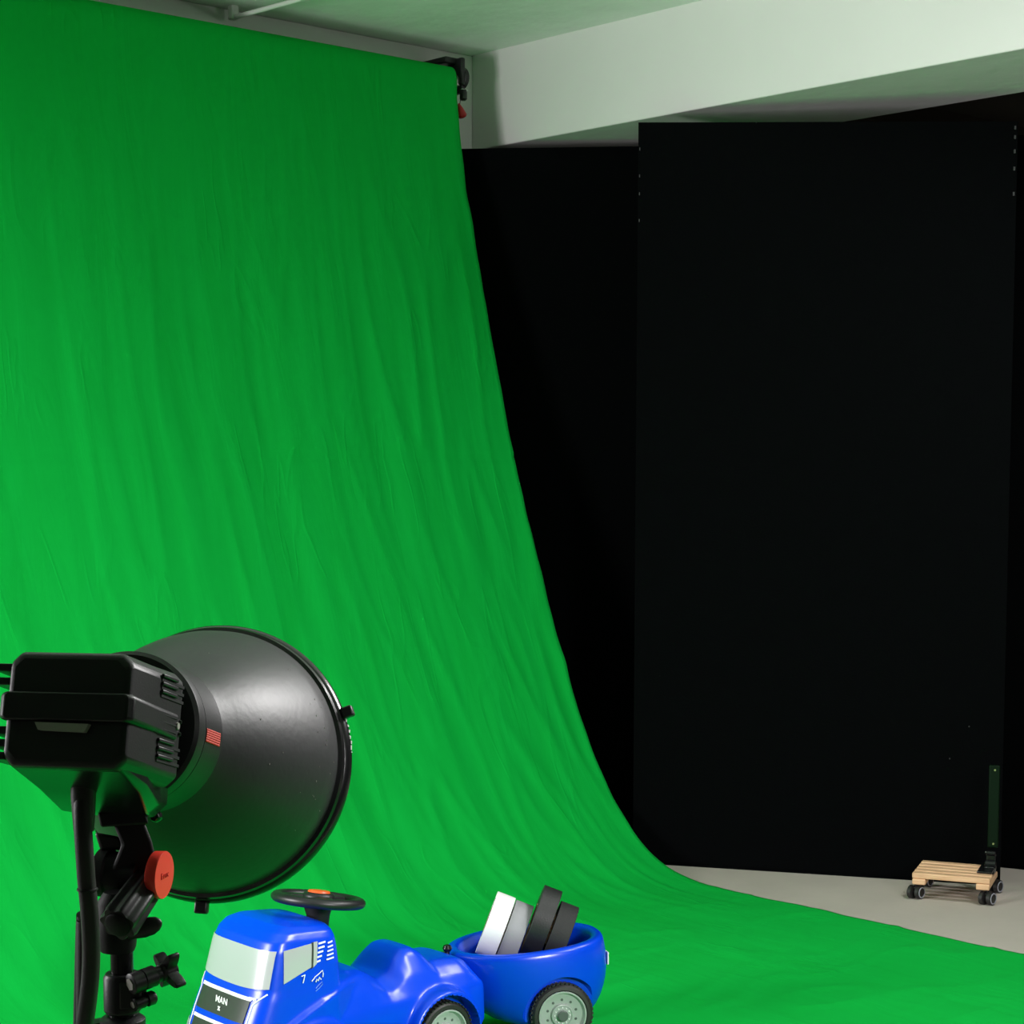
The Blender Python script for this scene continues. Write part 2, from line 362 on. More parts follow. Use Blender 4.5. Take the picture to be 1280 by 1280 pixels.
hg = MB(); hg.box((TW / 2 - 0.018, 0.07, 0.105), (0.03, 0.02, 0.07)); hg.cyl((TW / 2 - 0.036, 0.055, 0.10), (TW / 2, 0.055, 0.10), 0.014); hg.box((TW / 2 - 0.018, 0.045, 0.085), (0.03, 0.04, 0.025)); hg.cyl((TW / 2 - 0.034, 0.06, 0.135), (TW / 2 - 0.002, 0.06, 0.135), 0.008)
hg.build('hinge', M['black_gloss'], tro, bevel=0.003)
MB().cyl((TW / 2 - 0.035, 0.058, 0.138), (TW / 2 - 0.003, 0.058, 0.138), 0.003).build('spring', M['metal'], tro)
hd = MB(); hd.box((TW / 2 - 0.014, 0.072, 0.288), (0.034, 0.012, 0.27)); hb = hd.build('handle_bar', M['green_bar'], tro, bevel=0.003)
for z in (0.166, 0.408): MB().lathe((TW / 2 - 0.012, 0.0665, z), (0, -1, 0), [(0, 0.004), (0.003, 0.003)], 12).build('screw', M['brass'], hb)
for sx in (-1, 1):
    for sy in (-1, 1):
        cx, cy = sx * (TW / 2 - 0.012) + (0.0 if sx < 0 else 0.004), sy * (TD / 2 - 0.020)
        c_ = MB(); c_.cyl((cx, cy, 0.036), (cx, cy, 0.050), 0.006); c_.box((cx, cy, 0.034), (0.030, 0.016, 0.010))
        co_ = c_.build('caster', M['black_gloss'], tro, bevel=0.002)
        for dx in (-0.012, 0.012):
            MB().lathe((cx + dx - 0.008, cy, 0.022), (1, -0.45, 0), [(0, 0.016), (0.002, 0.0215), (0.014, 0.0215), (0.016, 0.016)], 28).build('wheel', M['rubber'], co_)
        MB().lathe((cx + 0.0190, cy - 0.0067, 0.022), (1, -0.45, 0), [(0, 0.0180), (0.0012, 0.0175), (0.0012, 0.0145), (0, 0.0145)], 28, False, False).build('rim_ring', M['grey_ring'], co_)

# ------------------------------------------------------------------ blue toy truck
tn_ = Vector((-0.024, -1.0, 0)).normalized(); th_ = Vector((-1.0, 0.024, 0)).normalized()
WR = 0.078
wref = Vector((2.832, 3.206, 0))
truck = empty('toy_truck', wref - tn_ * 0.14, 'blue ride-on toy truck with silver windshield and black steering wheel, towing the trailer', 'toy truck', frame(th_, tn_, UP))

def sgnp(v, e): return math.copysign(abs(v) ** e, v)
CAB = [  # z, x_front, x_rear, half width
    (0.035, 0.585, 0.28, 0.140), (0.10, 0.585, 0.28, 0.143), (0.150, 0.572, 0.285, 0.143), (0.20, 0.552, 0.29, 0.140), (0.245, 0.532, 0.295, 0.137),
    (0.262, 0.524, 0.296, 0.135), (0.30, 0.514, 0.298, 0.132), (0.345, 0.502, 0.302, 0.128), (0.366, 0.492, 0.305, 0.124), (0.382, 0.474, 0.310, 0.116), (0.393, 0.448, 0.318, 0.100), (0.399, 0.41, 0.335, 0.07), (0.400, 0.38, 0.355, 0.03)]
def cabz(z):
    for i in range(len(CAB) - 1):
        if z <= CAB[i + 1][0]:
            t = (z - CAB[i][0]) / (CAB[i + 1][0] - CAB[i][0]); return [a + (b_ - a) * t for a, b_ in zip(CAB[i], CAB[i + 1])][1:]
    return CAB[-1][1:]
NE = 6.0
RX = 0.018
NY = 4.2
def cab_x(y, z):
    xf, xr, hw = cabz(z); return (xf + xr) / 2 + (xf - xr) / 2 * max(0, 1 - abs(y / hw) ** NY) ** (1 / NE)
def cab_y(x, z):
    xf, xr, hw = cabz(z); c = (xf + xr) / 2; a = (xf - xr) / 2
    return hw * max(0, 1 - abs((x - c) / a) ** NE) ** (1 / NY)
def shear(p):                                  # the roof falls a little to the rear
    x, y, z = p; k = max(0, (z - 0.30) / 0.1)
    return Vector((x, y, z - 0.10 * k * max(0, 0.46 - x) * 1.0))
def truck_body():
    mb = MB(); rings = []
    n = 72
    for z, xf, xr, hw in CAB:
        c, a = (xf + xr) / 2, (xf - xr) / 2; ring = []
        for j in range(n):
            t = 2 * PI * j / n
            ct, st = math.cos(t), math.sin(t)
            x = sgnp(ct, 2 / NE); y = sgnp(st, 2 / NY)
            ring.append(shear((c + a * x, hw * y, z)))
        rings.append(ring)
    mb.loft(rings)
    # lower body and saddle, stations along x: x, top z, half width top, half width bottom
    ST = [(0.40, 0.235, 0.112, 0.14), (0.32, 0.245, 0.105, 0.14), (0.26, 0.262, 0.095, 0.135), (0.225, 0.258, 0.085, 0.13), (0.19, 0.240, 0.078, 0.125), (0.160, 0.220, 0.075, 0.12), (0.135, 0.228, 0.075, 0.12),
          (0.110, 0.258, 0.070, 0.12), (0.085, 0.277, 0.066, 0.12), (0.055, 0.277, 0.066, 0.12), (0.03, 0.262, 0.068, 0.12), (0.005, 0.236, 0.074, 0.12), (-0.03, 0.236, 0.078, 0.12), (-0.07, 0.234, 0.080, 0.12), (-0.10, 0.222, 0.078, 0.115), (-0.122, 0.19, 0.07, 0.11), (-0.128, 0.16, 0.065, 0.105)]
    R2 = []
    for x, zt, wt, wb in ST:
        zb = 0.045 if x > -0.11 else 0.08
        P = [(-wb, zb), (-wb, 0.10), (-wb, 0.15), (-wb * 0.97, 0.172), (-(wt + wb) / 2, (0.19 + zt) / 2 - 0.01), (-wt, zt - 0.012), (-wt * 0.8, zt - 0.002), (-wt * 0.4, zt), (0, zt)]
        P += [(-a, b_) for a, b_ in reversed(P[:-1])]
        R2.append([Vector((x, a, b_)) for a, b_ in P])
    mb.loft(R2)
    # rear fenders
    mb.lathe((RX, -0.150, WR + 0.0), (0, 1, 0), [(0, 0.099), (0.006, 0.105), (0.05, 0.110), (0.10, 0.116), (0.2, 0.116), (0.25, 0.110), (0.294, 0.105), (0.30, 0.099)], 60)
    # front fenders
    mb.lathe((0.40, -0.155, WR), (0, 1, 0), [(0, 0.102), (0.006, 0.114), (0.06, 0.120), (0.25, 0.120), (0.304, 0.114), (0.31, 0.102)], 60)
    # shoulder over the front wheels, wider than the cab
    R3 = []
    for x, zt, wt in ((0.515, 0.150, 0.142), (0.500, 0.172, 0.146), (0.470, 0.192, 0.149), (0.42, 0.214, 0.149), (0.37, 0.234, 0.147), (0.33, 0.247, 0.140), (0.29, 0.254, 0.122), (0.25, 0.256, 0.100), (0.22, 0.250, 0.085)):
        P = [(-wt, 0.06), (-wt, zt - 0.012), (-wt + 0.008, zt - 0.002), (-wt * 0.6, zt + 0.002), (0, zt + 0.003)]; P += [(-a, b_) for a, b_ in reversed(P[:-1])]
        R3.append([Vector((x, a, b_)) for a, b_ in P])
    mb.loft(R3)
    # side sill
    mb.box((0.2, 0, 0.075), (0.4, 0.296, 0.05))
    o = mb.build('body', M['blue_plastic'], truck)
    rm = o.modifiers.new('r', 'REMESH'); rm.mode = 'VOXEL'; rm.voxel_size = 0.0032; rm.use_smooth_shade = True
    baked(o)
    vg = o.vertex_groups.new(name='soft')
    for v in o.data.vertices:
        k = min(1, max(0, (0.31 - v.co.x) / 0.03)) * min(1, max(0, (v.co.z - 0.10) / 0.04))
        if k > 0: vg.add([v.index], k, 'REPLACE')
    s2 = o.modifiers.new('soft', 'SMOOTH'); s2.factor = 0.8; s2.iterations = 22; s2.vertex_group = 'soft'
    baked(o)
    # wheel wells
    ct = MB()
    for x in (RX, 0.40):
        for y0, y1 in ((0.088, 0.2), (-0.2, -0.088)):
            ct.cyl((x, y0, WR), (x, y1, WR), WR + 0.016, n=48)
    for x in (RX, 0.40): ct.cyl((x, -0.2, WR), (x, 0.2, WR), 0.01, n=12)
    ct.box((0.22, 0, -0.01), (1, 0.6, 0.09))
    cut = ct.build('cutter', M['blue_plastic']); cut.matrix_world = truck.matrix_world
    bo = o.modifiers.new('b', 'BOOLEAN'); bo.object = cut; bo.operation = 'DIFFERENCE'; bo.solver = 'EXACT'; bo.use_self = True
    sm = o.modifiers.new('s', 'SMOOTH'); sm.factor = 0.5; sm.iterations = 5
    baked(o); bpy.data.objects.remove(cut)
    o.data.polygons.foreach_set('use_smooth', [True] * len(o.data.polygons)); o.data.set_sharp_from_angle(angle=math.radians(60))
    return o
tb = truck_body()

def decal(poly_fn, nu, nv, name, m, parent, off=0.0022, th=0.0012):
    """grid surface poly_fn(u,v) -> (point, outward) turned into a thin sheet"""
    V = []; Fc = []
    for lay in (0, 1):
        for i in range(nv + 1):
            for j in range(nu + 1):
                p, d = poly_fn(j / nu, i / nv); V.append(Vector(p) + Vector(d) * (off + (0 if lay == 0 else -th)))
    n = nu + 1; N = n * (nv + 1)
    for i in range(nv):
        for j in range(nu):
            q = (i * n + j, i * n + j + 1, (i + 1) * n + j + 1, (i + 1) * n + j); Fc.append(q); Fc.append(tuple(N + k for k in reversed(q)))
    for i in range(nv):
        for j in (0, nu): Fc.append((i * n + j, (i + 1) * n + j, N + (i + 1) * n + j, N + i * n + j))
    for j in range(nu):
        for i in (0, nv): Fc.append((i * n + j, i * n + j + 1, N + i * n + j + 1, N + i * n + j))
    return MB().add(V, Fc).build(name, m, parent, sharp=60)
def lerp(a, b_, t): return a + (b_ - a) * t
def front(y, z, k=0.0):                       # point on the cab front
    p = shear((cab_x(y, z) + k, y, z)); return p
def side(x, z, k=0.0):
    return shear((x, cab_y(x, z) + k, z))
FD = Vector((1, 0, 0.12)).normalized()
def fwin(u, v):
    y = lerp(-0.123, 0.123, u); z = lerp(0.264 + 0.006 * (abs(y) / 0.12) ** 2, 0.349, v)
    nrm = Vector((1, 0.9 * sgnp(y / 0.125, 5), 0.25)).normalized()
    return front(y * (1 - 0.03 * v), z), nrm
decal(fwin, 28, 6, 'windshield', M['silver'], truck, 0.0025)
# side window: near side and far side
def sidepatch(quad, name, m, parent, s=1, off=0.0025, nu=6, nv=4):
    def fn(u, v):
        a = Vector(quad[0]).lerp(Vector(quad[1]), u); b_ = Vector(quad[3]).lerp(Vector(quad[2]), u); q = a.lerp(b_, v)
        p = side(q[0], q[1]); return Vector((p.x, p.y * s, p.z)), Vector((0.0, s, 0.08)).normalized()
    return decal(fn, nu, nv, name, m, parent, off)
def Z(x, z):                                  # undo the roof shear
    k = 0.10 * max(0, 0.46 - x) / 0.1; return (z - 0.30 * k) / (1 - k) if z > 0.30 and k else z
for s in (1, -1):
    q = [(0.472, 0.279), (0.398, 0.304), (0.392, Z(0.392, 0.354)), (0.466, 0.349)]
    win = sidepatch(q, 'side_window', M['silver'], truck, s)
    sidepatch([(0.399, 0.300), (0.394, 0.302), (0.388, Z(0.388, 0.356)), (0.393, Z(0.393, 0.356))], 'window_pillar', M['decal_dark'], win, s, 0.003)
    sidepatch([(0.3945, 0.302), (0.384, 0.309), (0.377, Z(0.377, 0.356)), (0.388, Z(0.388, 0.356))], 'quarter_pane', M['silver'], win, s, 0.0028)
    for k in range(5):
        z0 = 0.3525 - k * 0.0095; zz = Z(0.37, z0); x0 = 0.3745 + k * 0.0022
        sidepatch([(x0, zz - 0.0045), (x0 - 0.019 + k * 0.0022, Z(0.35, z0) - 0.003), (x0 - 0.019 + k * 0.0022, Z(0.35, z0) + 0.001), (x0, zz - 0.0005)], 'vent_stripe', M['decal_white'], win, s)
    for k in range(5):
        z0 = 0.350 - k * 0.0088
        sidepatch([(0.349 + k * 0.0018, Z(0.35, z0) - 0.004), (0.335, Z(0.335, z0) - 0.0025), (0.335, Z(0.335, z0) + 0.001), (0.349 + k * 0.0018, Z(0.35, z0) - 0.0005)], 'vent_stripe', M['decal_white'], truck, s)
# grille panel with lettering
gr = decal(lambda u, v: (front(lerp(-0.092, 0.092, u), lerp(0.197, 0.243, v)), FD), 16, 4, 'grille', M['decal_dark'], truck, 0.0028)
decal(lambda u, v: (front(lerp(-0.094, 0.094, u), lerp(0.243, 0.250, v)), FD), 16, 2, 'grille_trim', M['decal_white'], gr, 0.003)
gl = decal(lambda u, v: (front(lerp(-0.086, 0.086, u), lerp(0.125, 0.180, v)), FD), 16, 4, 'grille', M['decal_dark'], truck, 0.0028)
decal(lambda u, v: (front(lerp(-0.09, 0.09, u), lerp(0.178, 0.185, v)), FD), 16, 2, 'grille_trim', M['decal_white'], gl, 0.003)
def lettering(txt, size, pos, xdir, up, m, parent, name='lettering', bold=0.0):
    me = text_mesh(txt, size, bold=bold); me.materials.append(m); xdir = Vector(xdir).normalized(); up = Vector(up); nz = xdir.cross(up).normalized(); up = nz.cross(xdir)
    me.transform(Matrix.Translation(pos) @ frame(xdir, up, nz).to_4x4())
    o = bpy.data.objects.new(name, me); COL.objects.link(o); o.parent = parent; return o
fp = front(0, 0.226) + FD * 0.0042
lettering('MAN', 0.021, fp, (0, 1, 0), (-0.12, 0, 1), M['decal_white'], gr, bold=0.0005)
fp = front(0, 0.210) + FD * 0.0042
lettering('Z', 0.010, fp, (0, 1, 0), (-0.12, 0, 1), M['decal_white'], gr, 'emblem', bold=0.0012)
fp = front(0.098, 0.249) + Vector((0.0045, 0.001, 0))
lettering('MAN', 0.009, fp, (-0.25, 1, 0), (-0.12, 0, 1), M['decal_white'], truck, 'small_lettering', bold=0.0005)
# silver edges left and right of the front panel
for s in (1, -1):
    mb = MB(); mb.tube([front(s * 0.100, z) + FD * 0.001 for z in (0.08, 0.12, 0.16, 0.20, 0.235)] + [front(s * 0.110, 0.247) + FD * 0.001, front(s * 0.123, 0.260) + FD * 0.001], 0.0018, 8)
    mb.build('front_trim', M['decal_white'], truck)
    mb = MB(); 
    hl = [(s * 0.112, 0.13), (s * 0.137, 0.13), (s * 0.137, 0.17), (s * 0.112, 0.165)]
    decal(lambda u, v, s=s: (front(s * lerp(0.108, 0.132, u), lerp(0.125, 0.165, v)), Vector((1, 0.5 * s, 0))), 6, 4, 'headlight', M['silver'], truck, 0.002)
    # side markings
    pz = side(0.421, 0.281)
    xd = (-1, 0, 0) if s == 1 else (1, 0, 0)
    sp = Vector((pz.x, s * (pz.y + 0.0032), pz.z))
    lettering('7', 0.026, sp, (-1 * s, 0, 0.12), (0, 0, 1), M['decal_white'], truck, 'side_lettering', bold=-0.0002)
    pz = side(0.383, 0.272)
    mk = MB(); base = Vector((pz.x, s * (pz.y + 0.0028), pz.z))
    def q(dx, dz): return base + Vector((-dx, 0, dz + 0.12 * dx))
    mk.tube([q(-0.017, 0.003), q(-0.008, 0.010), q(0.002, 0.014), q(0.012, 0.019), q(0.014, 0.012), q(0.013, 0.004)], 0.0011, 6)
    mk.tube([q(-0.006, -0.002), q(-0.003, 0.004), q(0.0, -0.001), q(0.004, 0.006), q(0.008, 0.000)], 0.0014, 6)
    mk.build('side_emblem', M['decal_white'], truck)
    mk = MB(); mk.tube([q(-0.006, -0.016), q(0.002, -0.010), q(0.011, -0.006), q(0.012, -0.012), q(0.003, -0.018), q(-0.006, -0.022)], 0.0009, 6)
    mk.build('side_emblem', M['decal_blue'], truck)

def wheel(parent, x, y, s, R=WR, wid=0.05, name='wheel'):
    """wheel whose outer face is at y (side s)"""
    o = bpy.data.objects.new(name, None); COL.objects.link(o); o.location = (x, y, R); o.parent = parent
    ax = Vector((0, s, 0))
    t = MB(); t.lathe((0, -s * wid, 0), ax, [(0, R * 0.6), (0, R * 0.88), (0.004, R * 0.955), (0.007, R * 0.965), (wid - 0.010, R * 0.965), (wid - 0.005, R * 0.955), (wid - 0.001, R * 0.90), (wid, R * 0.80), (wid - 0.002, R * 0.77), (wid - 0.008, R * 0.74)], 72, True, False)
    for k in range(44):
        a = 2 * PI * k / 44
        for row in range(3):
            aa = a + (row % 2) * PI / 44
            e = Vector((math.cos(aa), 0, math.sin(aa))); tg = Vector((-math.sin(aa), 0, math.cos(aa)))
            yy = -s * wid + s * (0.009 + row * (wid - 0.017) / 2)
            t.box(e * (R * 0.98) + Vector((0, yy, 0)), (R * 0.04, (wid - 0.014) / 3.6, R * 0.085), frame(e, Vector((0, 1, 0)), tg))
    tyre = t.build('tyre', M['rubber'], o)
    r = MB(); r.lathe((0, 0, 0), ax, [(-0.010, R * 0.70), (-0.001, R * 0.765), (0.0, R * 0.755), (0.0, R * 0.715), (-0.006, R * 0.69), (-0.010, R * 0.66), (-0.0105, R * 0.36), (-0.004, R * 0.34), (-0.003, R * 0.31), (-0.005, R * 0.295), (-0.005, R * 0.19), (0.001, R * 0.175), (0.001, R * 0.01)], 72, False, True)
    rim = r.build('rim', M['rim_plastic'], o, sharp=30)
    hub = MB().lathe((0, 0, 0), ax, [(-0.004, R * 0.175), (0.002, R * 0.172), (0.004, R * 0.14), (0.004, 0.001)], 32).build('hub_cap', M['rim_dark'], rim)
    for k in range(10):
        a = 2 * PI * (k + 0.5) / 10; e = Vector((math.cos(a), 0, math.sin(a)))
        MB().lathe(e * R * 0.475, ax, [(-0.012, R * 0.042), (-0.0098, R * 0.042)], 12).build('rim_hole', M['rim_dark'], rim)
    nb = MB()
    for k in range(12):
        a = 2 * PI * k / 12; e = Vector((math.cos(a), 0, math.sin(a)))
        nb.lathe(e * R * 0.245, ax, [(-0.006, R * 0.022), (-0.003, R * 0.018)], 8)
    nb.build('wheel_nuts', M['decal_white'], rim)
    return o
for x in (RX, 0.40):
    for s in (1, -1): wheel(truck, x, s * 0.143, s)
# rivets on the sill
rv = MB()
for k in range(14):
    for r_ in range(2):
        rv.lathe((0.09 + k * 0.012, 0.1465, 0.108 + r_ * 0.012 - 0.0 * k), (0, 1, 0), [(0, 0.0016), (0.0015, 0.001)], 8)
rv.build('rivets', M['blue_plastic'], truck)
# steering wheel
sx0 = Vector((0.282, 0.0, 0.412)); sa = Vector((-0.17, -0.04, 1)).normalized()
stw = bpy.data.objects.new('steering_wheel', None); COL.objects.link(stw); stw.parent = truck; stw.location = sx0
e1 = sa.orthogonal().normalized(); e2 = sa.cross(e1)
mb = MB(); n = 56; Rg = []
for j in range(n):
    a = 2 * PI * j / n; d = e1 * math.cos(a) + e2 * math.sin(a); c = d * 0.094
    Rg.append([c + d * 0.0145 * math.cos(2 * PI * i / 14) + sa * 0.012 * math.sin(2 * PI * i / 14) for i in range(14)])
Rg.append(Rg[0]); mb.loft(Rg, False, False); mb.build('wheel_rim', M['black_plastic'], stw)
mb = MB()
for k in range(3):
    a = 2 * PI * k / 3 + 0.5; d = e1 * math.cos(a) + e2 * math.sin(a); t = sa.cross(d)
    mb.loft([[d * 0.02 + t * w1 + sa * h1 for w1, h1 in ((-0.022, -0.006), (0.022, -0.006), (0.018, 0.011), (-0.018, 0.011))], [d * 0.09 + t * w1 + sa * h1 for w1, h1 in ((-0.016, -0.006), (0.016, -0.006), (0.012, 0.006), (-0.012, 0.006))]])
mb.lathe(-sa * 0.01, sa, [(0, 0.036), (0.018, 0.038), (0.026, 0.032), (0.028, 0.001)], 32)
mb.build('spokes', M['black_plastic'], stw, bevel=0.003)
MB().lathe(sa * 0.0165, sa, [(0, 0.026), (0.004, 0.024), (0.005, 0.001)], 28).build('horn_button', M['orange'], stw)
MB().lathe(Vector((0, 0, 0)), Vector((0.02, 0.0, -1)), [(0, 0.033), (0.012, 0.034), (0.035, 0.027), (0.075, 0.023)], 28).build('column', M['black_matte'], stw)
# towing ball
tw_ = MB(); tw_.lathe((-0.10, 0.0, 0.215), (0, 0, 1), [(0, 0.006), (0.012, 0.006), (0.014, 0.009), (0.020, 0.012), (0.027, 0.009), (0.030, 0.001)], 20)
tw_.build('tow_ball', M['black_gloss'], truck)

# ------------------------------------------------------------------ trailer
ya = math.radians(13)
trh = -RT * math.cos(ya) - FW * math.sin(ya); trn = RT * math.sin(ya) - FW * math.cos(ya)
tref = Vector((3.124, 3.139, 0)); TO = 0.128
trl = empty('toy_trailer', tref - trn * TO, 'blue toy trailer tub hitched behind the truck, filled with tape rolls', 'toy trailer', frame(trh, trn, UP))
def egg(t, xf, xr, hw, flat_=2.3):
    ct, st = math.cos(t), math.sin(t); c = (xf + xr) / 2 - 0.01; a = (xf - xr) / 2
    x = sgnp(ct, 2 / flat_) ; y = sgnp(st, 2 / flat_)
    return (xf + xr) / 2 + a * x, hw * y * (1 - 0.16 * max(0, x) ** 2)
def tub():
    out = [(0.040, 0.10, -0.05, 0.075), (0.046, 0.135, -0.085, 0.105), (0.065, 0.172, -0.118, 0.122), (0.10, 0.205, -0.140, 0.136), (0.145, 0.225, -0.152, 0.144), (0.19, 0.242, -0.152, 0.147), (0.222, 0.252, -0.146, 0.146), (0.236, 0.254, -0.142, 0.144), (0.242, 0.250, -0.137, 0.139)]
    inn = [(0.243, 0.238, -0.126, 0.126), (0.240, 0.226, -0.114, 0.114), (0.228, 0.220, -0.108, 0.108), (0.15, 0.195, -0.105, 0.104), (0.09, 0.16, -0.095, 0.095), (0.070, 0.10, -0.06, 0.06)]
    mb = MB(); n = 72
    mb.loft([[Vector((e_[0], e_[1], z - 0.075 * e_[0] * max(0, z - 0.05) / 0.19)) for e_ in (egg(2 * PI * j / n, xf, xr + 0.010, hw) for j in range(n))] for z, xf, xr, hw in out + inn])
    o = mb.build('tub', M['blue_plastic'], trl, sharp=60)
    ss = o.modifiers.new('s', 'SUBSURF'); ss.levels = 1; baked(o)
    ct = MB()
    for s in (1, -1): ct.lathe((0, s * 0.108, WR), (0, s, 0), [(0, WR + 0.010), (0.008, WR + 0.018), (0.1, WR + 0.024)], 64)
    cut = ct.build('cutter', M['blue_plastic']); cut.matrix_world = trl.matrix_world
    bo = o.modifiers.new('b', 'BOOLEAN'); bo.object = cut; bo.operation = 'DIFFERENCE'; bo.solver = 'EXACT'; bo.use_self = True
    baked(o); bpy.data.objects.remove(cut)
    o.data.polygons.foreach_set('use_smooth', [True] * len(o.data.polygons)); o.data.set_sharp_from_angle(angle=math.radians(40))
    bv = o.modifiers.new('bv', 'BEVEL'); bv.width = 0.002; bv.segments = 2; bv.limit_method = 'ANGLE'; bv.angle_limit = math.radians(45)
tub()
for s in (1, -1): wheel(trl, 0.0, s * (TO + 0.004), s, wid=0.030)
MB().cyl((0, -0.11, WR), (0, 0.11, WR), 0.006).build('axle', M['metal'], trl)
db = MB(); db.tube([(0.18, 0, 0.085), (0.225, 0, 0.10), (0.255, 0, 0.14), (0.262, 0, 0.18), (0.262, 0, 0.215)], 0.010); db.build('drawbar', M['black_plastic'], trl)
MB().box((-0.1375, 0.02, 0.190), (0.003, 0.07, 0.03)).build('rear_sticker', M['decal_white'], trl)

# ------------------------------------------------------------------ tape rolls in the trailer
ta = (RT * 0.935 - UP * 0.345 - FW * 0.09).normalized()
def tape(px, py, d, Rr, wid, m, label, core='cardboard', dots=False, name='tape_roll'):
    tilt = (UP * 0.94 + RT * 0.345).normalized()
    c = at(px, py, d) - tilt * Rr
    o = empty(name, c, label, 'tape roll')
    o['group'] = 'tape rolls leaning in the trailer tub'
    t = MB(); t.lathe(-ta * wid / 2, ta, [(0, 0.040), (0, Rr - 0.001), (0.001, Rr), (wid - 0.001, Rr), (wid, Rr - 0.001), (wid, 0.040)], 80, False, False); t.build('tape', m, o, sharp=30)
    t = MB(); t.lathe(-ta * (wid / 2 + 0.0005), ta, [(0, 0.0405), (0, 0.037), (wid + 0.001, 0.037), (wid + 0.001, 0.0405)], 64, False, False); t.build('core', M[core], o, sharp=30)
    if dots:
        dm = MB(); e1 = (UP - ta * ta.dot(UP)).normalized(); e2 = ta.cross(e1)
        for k in range(-9, 3):
            a = math.radians(18) * 0.28 * k + 0.9 * 0
            for sg in (1,):
                a2 = 0.62 + 0.085 * k * -1
                dd = -FW; dd = (dd - ta * ta.dot(dd)).normalized(); a3 = a2
                v = e1 * math.cos(a3) + dd * math.sin(a3)
                dm.box(-ta * (wid / 2 + 0.0002) + v * (Rr - 0.004), (0.0012, 0.003 + 0.002 * ((k * 7) % 3) / 2, 0.004), frame(ta, v, ta.cross(v)))
        dm.build('printed_marks', M['rim_dark'], o)
    return o
tape(633.5, 1119, 4.55, 0.080, 0.047, M['tape_white'], 'white tape roll leaning at the left end of the trailer tub', dots=True)
tape(656.5, 1129.5, 4.55, 0.078, 0.046, M['tape_grey'], 'silver grey tape roll between the white roll and the black rolls')
tape(692, 1111, 4.545, 0.088, 0.046, M['tape_black'], 'taller black tape roll beside the silver grey roll')
tape(713, 1131, 4.52, 0.075, 0.046, M['tape_black_matte'], 'lower black tape roll at the right end of the trailer tub')

# ------------------------------------------------------------------ light stand
D = 1.70
def P3(x, y, d=D): return at(x, y, d)
sb = P3(152, 1180); POLE = Vector((sb.x, sb.y, 0)); zt = sb.z
stand = empty('light_stand', POLE, 'black light stand carrying the studio flash, lower left', 'light stand')
def zz(y): return P3(152, y).z
def sp(x, y, d=D): return P3(x, y, d) - POLE
MB().cyl((0, 0, zz(1262)), (0, 0, zz(1178)), 0.0105, n=32).build('pole', M['black_gloss'], stand)
MB().cyl((0, 0, 0.60), (0, 0, zz(1258)), 0.0125, n=32).build('pole', M['black_gloss'], stand)
MB().cyl((0, 0, 0.33), (0, 0, 0.64), 0.0150, n=32).build('pole', M['black_gloss'], stand)
MB().cyl((0, 0, 0.10), (0, 0, 0.36), 0.0175, n=32).build('pole', M['black_gloss'], stand)
MB().lathe((0, 0, zz(1187)), (0, 0, 1), [(0, 0.0112), (0.002, 0.0125), (0.004, 0.0112)], 32).build('spigot_ring', M['metal'], stand)
cl = MB(); cl.lathe((0, 0, zz(1266)), (0, 0, 1), [(0, 0.0148), (0.003, 0.0172), (0.034, 0.0172), (0.038, 0.015), (0.038, 0.0108)], 32, True, False)
col_ = cl.build('collar', M['black_plastic'], stand, bevel=0.001)
ax = (RT * 0.72 + FW * 0.60 + UP * 0.14).normalized()   # the clamp bolts run away to the right
bp_ = sp(163, 1230.5, D - 0.022)
mb = MB(); mb.lathe(bp_, ax, [(0, 0.0085), (0.001, 0.0098), (0.0120, 0.0098), (0.0126, 0.0090), (0.0134, 0.0098), (0.025, 0.0098), (0.0262, 0.008), (0.032, 0.007), (0.034, 0.0075)], 32); mb.build('clamp_bolt', M['black_plastic'], col_, sharp=40)
MB().lathe(bp_ - ax * 0.001, ax, [(0, 0.006), (0.002, 0.0062)], 6).build('hex_head', M['grey_label'], col_)
bp2 = sp(166.5, 1256, D - 0.020)
mb = MB(); mb.lathe(bp2, ax, [(0, 0.0052), (0.001, 0.0062), (0.011, 0.0062), (0.0115, 0.0045), (0.014, 0.0045), (0.0145, 0.0066), (0.021, 0.0066), (0.023, 0.005)], 28); mb.build('clamp_bolt', M['black_plastic'], col_, sharp=40)
MB().lathe(bp2 - ax * 0.001, ax, [(0, 0.0032), (0.002, 0.0034)], 12).build('hex_head', M['grey_label'], col_)
mb = MB(); mb.loft([[Vector((0, 0, 0)) + RT * a + FW * b_ + UP * (zz(1240) + c_) for a, b_ in ((0.0, -0.018), (0.02, -0.018), (0.024, -0.004), (0.0, -0.004))] for c_ in (-0.012, 0.014)]); mb.build('clamp_block', M['black_plastic'], col_, bevel=0.002)
# wing knob: hub and four curved wings, axis = ax
wk = bp_ + ax * 0.040; u1 = (UP - ax * ax.dot(UP)).normalized(); u2 = ax.cross(u1)
def wing_knob(c, ax, u1, u2, r, n_w, ph, parent, m, dep=0.010, hubr=0.0075):
    mb = MB(); ring0 = []; N_ = 96
    def rad(a): 
        k = 0.5 + 0.5 * math.cos(n_w * (a - ph)); return hubr + (r - hubr) * k ** 2.6
    for t, k in ((-dep / 2, 0.96), (-dep / 2 + 0.001, 1.0), (dep / 2 - 0.001, 1.0), (dep / 2, 0.96)):
        ring0.append([c + ax * (t + 0.15 * (rad(2 * PI * j / N_) - hubr)) + (u1 * math.cos(2 * PI * j / N_) + u2 * math.sin(2 * PI * j / N_)) * rad(2 * PI * j / N_) * k for j in range(N_)])
    mb.loft(ring0)
    mb.lathe(c - ax * dep * 0.8, ax, [(0, hubr * 0.9), (0.001, hubr), (dep * 1.4, hubr), (dep * 1.5, hubr * 0.8)], 24)
    return mb.build('wing_knob', m, parent, sharp=50)
